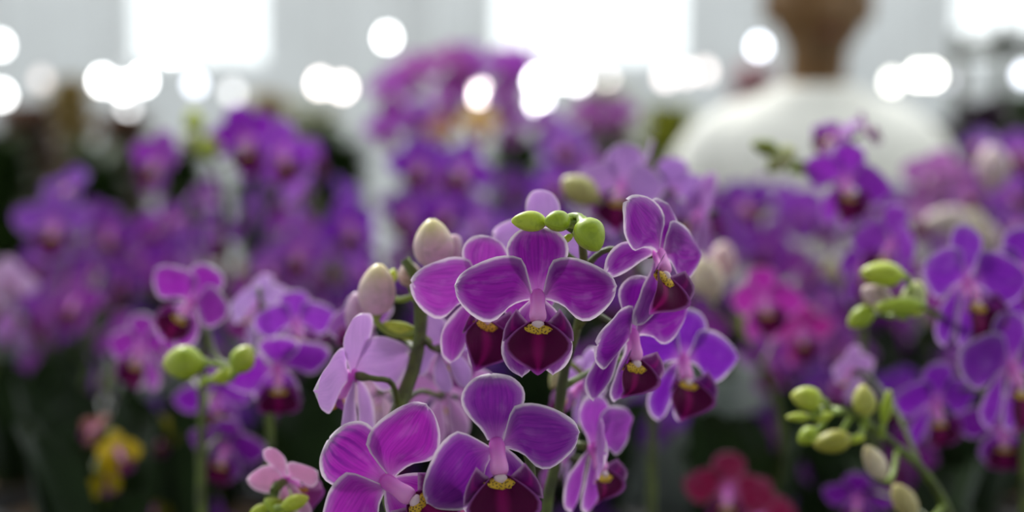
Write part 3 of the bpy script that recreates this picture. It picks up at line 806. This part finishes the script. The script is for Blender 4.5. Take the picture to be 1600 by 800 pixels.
# ------------------------------------------------------------------ bushy plants on the far bench
def leafy_mat(name, c1, c2):
    return simple(name, c1, .5, .35, .3, 6, col2=c2, trans=.3)
M_L1 = leafy_mat('dark_foliage', (.035, .075, .012), (.02, .04, .01)); M_L2 = leafy_mat('brown_foliage', (.16, .085, .05), (.08, .04, .03))
M_L3 = leafy_mat('yellow_foliage', (.36, .36, .04), (.20, .24, .03)); M_L4 = leafy_mat('plum_foliage', (.05, .022, .05), (.03, .02, .03)); M_L5 = leafy_mat('pale_foliage', (.40, .42, .30), (.30, .30, .22))
M_L6 = leafy_mat('ochre_foliage', (.42, .32, .12), (.30, .22, .08)); M_L7 = leafy_mat('pink_foliage', (.60, .34, .36), (.45, .28, .30))
M_TERRA = simple('terracotta', (.30, .13, .07), .8, .2, .2, 30)
def bush(label, px, pytop, d, w, hgt, mat, cat='plant'):
    c = at(px, pytop, d); ztop = .90
    root = empty('bushy_plant', (c.x, c.y, ztop + .001)); tag(root, label, cat)
    v, f = lathe([(0, .002), (.06, 0), (.075, .11), (.08, .112), (.08, .13), (.072, .13), (.07, .11), (0, .105)], 20)
    link('pot', mesh('pot', v, f), M_TERRA, root)
    H = c.z - ztop; r = random.Random(int(px * 3 + d * 100)); verts, faces = [], []
    # stalk core joins every leaf
    tv, tf, _ = tube([(0, 0, .10), (.004, 0, H * .5), (0, 0, H * .9)], [.01, .008, .004], 6); verts += tv; faces += tf
    n = 300
    for k in range(n):
        a = r.uniform(0, 6.283); z = .12 + (H - .14) * r.random() ** .7; rad = w * math.sqrt(max(.12, 1 - abs(2 * (z - .12) / (H - .10) - 1) ** 3)) * r.uniform(.5, 1)
        dirv = V((math.cos(a), math.sin(a), 0)); side = V((-math.sin(a), math.cos(a), 0)); L = rad; lw = r.uniform(.018, .030)
        s = V((0, 0, max(.1, z - rad * .5))); tip = dirv * L + V((0, 0, min(H + .02, z + r.uniform(-.05, .07)))); mid = s.lerp(tip, .62) + V((0, 0, .02))
        b = len(verts); verts += [s, mid - side * lw, mid + V((0, 0, -.006)), mid + side * lw, tip]
        faces += [(b, b + 2, b + 1), (b, b + 3, b + 2), (b + 1, b + 2, b + 4), (b + 2, b + 3, b + 4)]
    link('foliage', mesh('foliage', verts, faces), mat, root)
bush('dark green bushy plant on the far bench at the left edge', 0, 218, 3.2, .105, .4, M_L1)
bush('dark green bushy plant on the far bench right of the left edge plant', 150, 232, 3.2, .105, .4, M_L1)
bush('reddish brown bushy plant behind the dark green ones at the left edge', 40, 172, 3.55, .115, .4, M_L2)
bush('reddish brown bushy plant behind the dark green ones under the white lights', 195, 186, 3.55, .115, .4, M_L2)
bush('ochre yellow bushy plant at the back of the far bench on the left', 110, 132, 3.92, .12, .4, M_L6)
bush('dark green bushy plant seen in the gap left of the broad violet bloom', 525, 215, 3.2, .105, .4, M_L1)
bush('dark green bushy plant behind the stem of the tall orchid with two green buds', 282, 240, 3.2, .075, .4, M_L1)
bush('dark green bushy plant behind the topmost purple flower at upper left', 398, 235, 3.2, .075, .4, M_L1)
bush('dark green bushy plant behind the broad violet bloom left of the middle', 664, 240, 3.2, .085, .4, M_L1)
bush('dark green bushy plant seen in the gap above the centre bud tip', 805, 222, 3.2, .10, .4, M_L1)
bush('pale green bushy plant behind the dark gap left of the middle', 490, 165, 3.6, .12, .4, M_L5)
bush('yellow green bushy plant beside the sleeve of the white shirt', 1045, 178, 3.2, .11, .4, M_L3)
bush('pale pink leaved plant behind the shoulder of the white shirt', 1180, 105, 3.7, .11, .4, M_L7)
bush('dark plum bushy plant right of the white shirt', 1535, 165, 3.2, .115, .4, M_L4)
bush('dark green bushy plant cut by the right edge, on the far bench behind', 1610, 158, 3.55, .11, .4, M_L1)
bush('dark plum bushy plant partly hidden by the sleeve at right', 1455, 200, 3.55, .105, .4, M_L4)
bush('dusky pale bushy plant in the middle of the far bench', 950, 140, 3.65, .13, .4, M_L5)
bush('ochre yellow bushy plant under the lights left of the tall pink blooms', 415, 155, 3.9, .11, .4, M_L6)

# trolley with dark shelves at far right
def trolley():
    c = at(1762, 200, 5.2); r = empty('plant_trolley', (c.x, c.y, 0)); tag(r, 'tall grey plant trolley with dark shelf at the far right', 'trolley')
    m = simple('trolley_metal', (.13, .14, .12), .5, .5, .2, 10); m2 = simple('trolley_board', (.075, .08, .06), .7, .3, .3, 8)
    for x in (-.55, .55):
        for y in (-.25, .25): add_box('post', (x - .02, y - .02, .1), (x + .02, y + .02, 1.72), m, r, .003)
    for z in (.25, .75, 1.2, 1.62): add_box('shelf', (-.57, -.27, z), (.57, .27, z + .06), m2, r, .004)
    for x in (-.5, .5):
        for y in (-.22, .22):
            v, f, _ = tube([(x - .015, y, .055), (x + .015, y, .055)], [.054, .054], 16); link('wheel', mesh('wheel', v, f), m2, r)
    m3 = simple('tray_card', (.62, .64, .56), .8, .3, .15, 8)
    for i, x in enumerate((-.28,)):
        w, h = .22, .2
        bm = bmesh.new(); bmesh.ops.create_cube(bm, size=1)
        for v in bm.verts: v.co = (v.co.x * w * 2 * (1 if v.co.z > 0 else .92), v.co.y * .42 * (1 if v.co.z > 0 else .92), (v.co.z + .5) * h)
        top = max(bm.faces, key=lambda q: q.calc_center_median().z)
        bmesh.ops.inset_region(bm, faces=[top], thickness=.015); bmesh.ops.translate(bm, verts=top.verts[:], vec=(0, 0, -.15))
        me = bpy.data.meshes.new('plant_crate'); bm.to_mesh(me); bm.free()
        o = link('plant_crate', me, m3); o.location = (c.x + x, c.y, 1.262)
        tag(o, 'pale crate on the shelf of the tall grey trolley at the right edge', 'crate')
trolley()

# ------------------------------------------------------------------ glowing bulbs on cords, added to stand in for sky gaps and reflections
M_CORD = simple('added_cord_mat', (.5, .5, .5), .6, .3, .1, 10)
GLINTS = [  # px, py, d, strength, radius, colour, label
 (605, 60, 6, 1.0, .022, 0, 'bright bulb hanging alone high left of the column'),
 (160, 128, 6, 1.2, .024, 0, 'bright bulb at the left end of the left light cluster'),
 (193, 138, 6, 1.2, .024, 0, 'bright bulb in the middle of the left light cluster'),
 (222, 127, 6, 1.2, .024, 0, 'bright bulb at the right end of the left light cluster'),
 (200, 178, 6, .5, .022, 0, 'dimmer bulb hanging lowest under the left light cluster'),
 (268, 82, 6, 1.1, .024, 0, 'bright bulb high above the gap right of the left light cluster'),
 (305, 132, 6, .42, .022, 2, 'soft white bulb right of the left light cluster'),
 (364, 146, 6, .22, .022, 0, 'faint bulb just above the tall purple flower at upper left'),
 (65, 126, 6, .16, .022, 1, 'faint bulb near the left edge'),
 (0, 72, 6, .8, .022, 0, 'bulb cut by the left edge, the upper one'),
 (2, 150, 6, .9, .024, 0, 'bulb cut by the left edge, the lower one'),
 (500, 132, 6, .8, .024, 1, 'warm white bulb on the left of the pair left of the tall pink blooms'),
 (535, 138, 6, .8, .024, 1, 'warm white bulb on the right of the pair left of the tall pink blooms'),
 (645, 128, 6, .9, .024, 0, 'bright bulb between the tall pink blooms left of the column foot'),
 (650, 155, 6, .3, .020, 2, 'dim bulb just under the bulb by the column'),
 (748, 146, 6, .9, .024, 1, 'warm white bulb between the two tallest pink blooms'),
 (840, 128, 6, 1.2, .026, 0, 'bright bulb at the upper left of the largest light cluster'),
 (875, 120, 6, 1.2, .026, 0, 'bright bulb at the top of the largest light cluster'),
 (842, 160, 6, .9, .024, 0, 'bright bulb hanging lowest in the largest light cluster'),
 (902, 126, 6, .8, .024, 0, 'bright bulb at the right of the largest light cluster'),
 (949, 132, 6, .55, .022, 1, 'soft round bulb apart on the right of the largest light cluster'),
 (1040, 122, 6, .35, .022, 1, 'soft bulb on the left of the pale trio left of the person'),
 (1072, 116, 6, .35, .022, 1, 'soft bulb in the middle of the pale trio left of the person'),
 (1102, 112, 6, .3, .022, 1, 'soft bulb on the right of the pale trio left of the person'),
 (1186, 74, 6, .7, .022, 2, 'bluish white bulb beside the head of the person'),
 (1394, 129, 6, .55, .022, 3, 'creamy bulb above the shoulder at right, left of the brightest one'),
 (1435, 119, 6, 1.0, .024, 3, 'bright bulb above the shoulder at right of the person'),
 (1456, 119, 6, 1.0, .024, 3, 'bright bulb adjoining the brightest one on its right'),
 (1484, 128, 6, .16, .022, 2, 'faint lilac bulb right of the bright pair at right'),
 (1500, 133, 6, .12, .022, 1, 'faintest bulb at the right end of the right row of light spots'),
 (1600, 118, 6, .5, .022, 2, 'bulb cut by the right edge'),
]
LC = [(1, 1, 1), (1, .90, .86), (.86, .90, 1), (1, .98, .90)]
LK = 15.
_em = {}
for i, (px, py, d, s, rad, ci, lab) in enumerate(GLINTS):
    d = 5.55 + (i % 3 - 1) * .055
    c = at(px, py, d); yb = c.y
    r = empty('glint_stand_in', c); tag(r, lab, 'light_glint', 'added glints under the beam')
    key = (s, ci)
    if key not in _em: _em[key] = emit('glint_glow', LC[ci], LK * s)
    v, f = lathe([(0, -rad), (rad * .5, -rad * .87), (rad * .87, -rad * .5), (rad, 0), (rad * .9, rad * .45), (rad * .6, rad * .95), (rad * .45, rad * 1.3), (0, rad * 1.32)], 16)
    link('glint', mesh('glint', v, f), _em[key], r)
    v, f = lathe([(0, rad * 1.3), (rad * .5, rad * 1.3), (rad * .52, rad * 2.3), (rad * .2, rad * 2.6), (0, rad * 2.6)], 12)
    link('added_socket', mesh('added_socket', v, f), M_CORD, r)
    v, f, _ = tube([(0, 0, rad * 2.5), (0, 0, 2.75 - c.z)], [.0025, .0025], 6); link('added_cord', mesh('added_cord', v, f), M_CORD, r)
for o in list(sc.objects):
    if o.name == 'ceiling_beam':
        yb = at(0, 130, 5.55).y; o.location.y = yb - 6.01
# ------------------------------------------------------------------ the person behind the bench
def person():
    c = at(1274, 200, 2.62); cx, cy = c.x, c.y
    skin = simple('skin', (.17, .085, .025), .55, .35, .12, 30); hairm = simple('dark_hair', (.035, .02, .01), .6, .3, .3, 120)
    shirt = simple('white_shirt', (.88, .87, .79), .8, .2, .05, 20); trous = simple('dark_trousers', (.03, .035, .05), .85, .2, .2, 40)
    eyem = simple('eye_white', (.75, .72, .68), .2, .5, .02, 10); shoem = simple('shoe_leather', (.04, .03, .025), .5, .4, .2, 40); mouthm = simple('lips', (.22, .07, .05), .5, .4, .1, 60)
    # local space: x right in view, faces -Y, z up from the floor
    SH = 1.375
    def J(*p): return V(p)
    def limbs(extra=0.0, part='body'):
        T = []
        def t(pts, rad, n=14):
            rr = []
            P = spline(pts, n)
            for i in range(n + 1):
                x = i / n * (len(rad) - 1); k = min(int(x), len(rad) - 2); rr.append(rad[k] + (rad[k + 1] - rad[k]) * (x - k) + extra)
            T.append(tube(P, rr, 14))
        return T, t
    def torso(extra):
        rows = [(.86, .165, .115), (.92, .172, .120), (1.02, .150, .105), (1.12, .150, .108), (1.22, .172, .118), (1.30, .186, .112), (1.35, .176, .095), (1.385, .130, .075), (1.415, .070, .062), (1.43, .056, .058)]
        V0, F0, S = [], [], 24
        for z, rx, ry in rows:
            for k in range(S):
                a = 2 * math.pi * k / S; V0.append(V(((rx + extra) * math.cos(a), (ry + extra) * math.sin(a), z)))
        for i in range(len(rows) - 1):
            for k in range(S): F0.append((i * S + k, i * S + (k + 1) % S, (i + 1) * S + (k + 1) % S, (i + 1) * S + k))
        b = len(V0); V0 += [V((0, 0, rows[0][0] - .02)), V((0, 0, rows[-1][0]))]
        for k in range(S): F0.append((b, (k + 1) % S, k)); F0.append((b + 1, (len(rows) - 1) * S + k, (len(rows) - 1) * S + (k + 1) % S))
        return V0, F0, {}
    def arm(s):  # shoulder, elbow, wrist: forearms reach forward over the plants
        return [J(s * .140, .01, 1.332), J(s * .192, .012, 1.285), J(s * .225, .02, 1.18), J(s * .245, .03, 1.06), J(s * .225, -.06, .985), J(s * .185, -.16, .99)]
    def leg(s): return [J(s * .09, 0, .90), J(s * .095, -.005, .70), J(s * .095, -.01, .48), J(s * .095, .015, .28), J(s * .095, .02, .08)]
    def fuse(parts, name, mat, vox, parent=None, sm=4):
        vs, fs = [], []
        for v, f, *_ in parts:
            b = len(vs); vs += list(v); fs += [tuple(i + b for i in q) for q in f]
        me = mesh(name + '_raw', vs, fs); o = bpy.data.objects.new(name + '_raw', me); COL.objects.link(o)
        m = o.modifiers.new('r', 'REMESH'); m.mode = 'VOXEL'; m.voxel_size = vox
        m2 = o.modifiers.new('s', 'SMOOTH'); m2.iterations = sm; m2.factor = .5
        dg = bpy.context.evaluated_depsgraph_get(); dg.update()
        me2 = bpy.data.meshes.new_from_object(o.evaluated_get(dg)); bpy.data.objects.remove(o)
        me2.name = name; me2.materials.clear(); me2.polygons.foreach_set('use_smooth', [True] * len(me2.polygons))
        return link(name, me2, mat, parent)
    parts = [torso(0)]
    hc = V((0, -.02, 1.575))
    def headfn(n):
        f = 1.0
        # jaw narrows, chin comes forward
        if n.z < 0: f *= 1 - .20 * abs(n.x) * -n.z - .05 * -n.z
        if n.y < -.2:
            f += .05 * math.exp(-((n.x / .5) ** 2 + ((n.z + .78) / .22) ** 2))          # chin
            f -= .060 * (math.exp(-(((n.x - .42) / .22) ** 2 + ((n.z - .06) / .14) ** 2)) + math.exp(-(((n.x + .42) / .22) ** 2 + ((n.z - .06) / .14) ** 2)))
            f += .035 * math.exp(-((n.z - .28) / .12) ** 2) * math.exp(-(n.x / .6) ** 2)   # brow
        return f
    parts.append((*ellipsoid(hc, (.090, .104, .124), 40, 28, headfn), {}))
    parts.append(tube([hc + V((0, -.088, .026)), hc + V((0, -.104, -.006)), hc + V((0, -.110, -.024)), hc + V((0, -.088, -.034))], [.009, .012, .016, .010], 10))   # nose
    parts.append(tube([hc + V((-.022, -.082, -.056)), hc + V((0, -.092, -.054)), hc + V((.022, -.082, -.056))], [.006, .009, .006], 8))                      # mouth
    for s in (-1, 1):
        parts.append((*ellipsoid(hc + V((s * .092, .012, -.005)), (.010, .020, .032), 12, 9), {}))
        T, t = limbs()
        t(arm(s), [.046, .052, .046, .040, .036, .028], 20); t(leg(s), [.092, .084, .060, .056, .040], 18)
        t([J(s * .095, .03, .06), J(s * .097, -.05, .035), J(s * .10, -.14, .03)], [.038, .036, .026], 8)
        w = J(s * .185, -.16, .99)
        t([w, w + V((-s * .012, -.045, -.006)), w + V((-s * .02, -.085, -.012))], [.028, .036, .032], 8)
        for k, (off, ln) in enumerate(((-.030, .064), (-.010, .074), (.010, .070), (.028, .056))):
            b = w + V((-s * .02 - s * off, -.085, -.012))
            t([b, b + V((-s * .004, -ln * .5, -.004)), b + V((-s * .006, -ln * .8, -.022)), b + V((-s * .006, -ln * .86, -.040))], [.0095, .009, .0085, .0075], 8)
        b = w + V((-s * .034, -.03, -.006))
        t([b, b + V((-s * .030, -.026, -.010)), b + V((-s * .036, -.058, -.018))], [.012, .010, .008], 8)
        parts += T
    T, t = limbs(); t([J(0, .012, 1.37), J(0, .004, 1.44), J(0, -.012, 1.52)], [.060, .054, .056], 8); parts += T
    body = fuse(parts, 'person', skin, .006)
    body.location = (cx, cy, 0)
    tag(body, 'person in a white shirt standing behind the orchid bench, head cut by the top edge', 'person')
    # shirt: torso and sleeves to the elbow
    sp = [torso(.026)]
    for s in (-1, 1):
        T, t = limbs(.016); t([J(s * .07, .005, 1.352)] + arm(s)[:4], [.050, .054, .056, .052, .050], 16); sp += T
    T, t = limbs(); t([J(0, .012, 1.40), J(0, .006, 1.432)], [.068, .064], 4); sp += T
    fuse(sp, 'shirt', shirt, .009, body, 14)
    tp = []
    for s in (-1, 1):
        T, t = limbs(.012); t(leg(s), [.100, .090, .070, .062, .058], 16); tp += T
    T, t = limbs(); t([J(0, 0, .98), J(0, 0, .84)], [.128, .125], 6)
    tp += [(lambda q: ([V((p.x * 1.45, p.y, p.z)) for p in q[0]], q[1], {}))(T[0])]
    fuse(tp, 'trousers', trous, .010, body)
    # hair cap
    def hairfn(n):
        front = n.y < -.1 and n.z < .52
        side = n.z < -.30
        return .86 if (front or side) else 1.05 + .02 * noise.noise(n * 6)
    v, f = ellipsoid(hc + V((0, .006, .008)), (.095, .108, .127), 40, 28, hairfn); link('hair', mesh('hair', v, f), hairm, body)
    for s in (-1, 1):
        v, f = ellipsoid(hc + V((s * .031, -.076, .008)), (.013, .010, .009), 12, 8); link('eye', mesh('eye', v, f), eyem, body)
        v, f = ellipsoid((s * .10, -.05, .048), (.050, .135, .050), 16, 10, lambda n: 1 if n.z > -.4 else .9); link('shoe', mesh('shoe', v, f), shoem, body)
    v, f, a = tube([hc + V((-.020, -.0915, -.057)), hc + V((0, -.1005, -.055)), hc + V((.020, -.0915, -.057))], [.003, .0055, .003], 8); link('mouth', mesh('mouth', v, f), mouthm, body)
person()

# ------------------------------------------------------------------ light: bright overcast sky through the glass house
w = bpy.data.worlds.new('sky'); sc.world = w; w.use_nodes = True
g = G(w.node_tree); w.node_tree.nodes.clear()
tc = g.node('ShaderNodeTexCoord'); sep = g.node('ShaderNodeSeparateXYZ'); g.put(sep.inputs[0], tc.outputs['Generated'])
f = g.rng(sep.outputs['Z'], -.05, .7)
bg = g.node('ShaderNodeBackground')
g.put(bg.inputs[0], g.mix(f, (.97, .99, 1.0, 1), (.92, .97, 1.0, 1))); bg.inputs[1].default_value = 1.85
o = g.node('ShaderNodeOutputWorld'); g.put(o.inputs[0], bg.outputs[0])
sd = bpy.data.lights.new('sun', 'SUN'); so = bpy.data.objects.new('sun', sd); COL.objects.link(so)
sd.energy = 3.2; sd.angle = R(14); sd.color = (1, .97, .92)
so.rotation_euler = V((.35, -.75, -.75)).to_track_quat('-Z', 'Y').to_euler()

sc.view_settings.view_transform = 'Standard'; sc.view_settings.look = 'None'
sc.view_settings.exposure = 0; sc.view_settings.gamma = 1; sc.view_settings.use_curve_mapping = False
sc.cycles.max_bounces = 10; sc.cycles.transparent_max_bounces = 12
sc.cycles.use_denoising = True
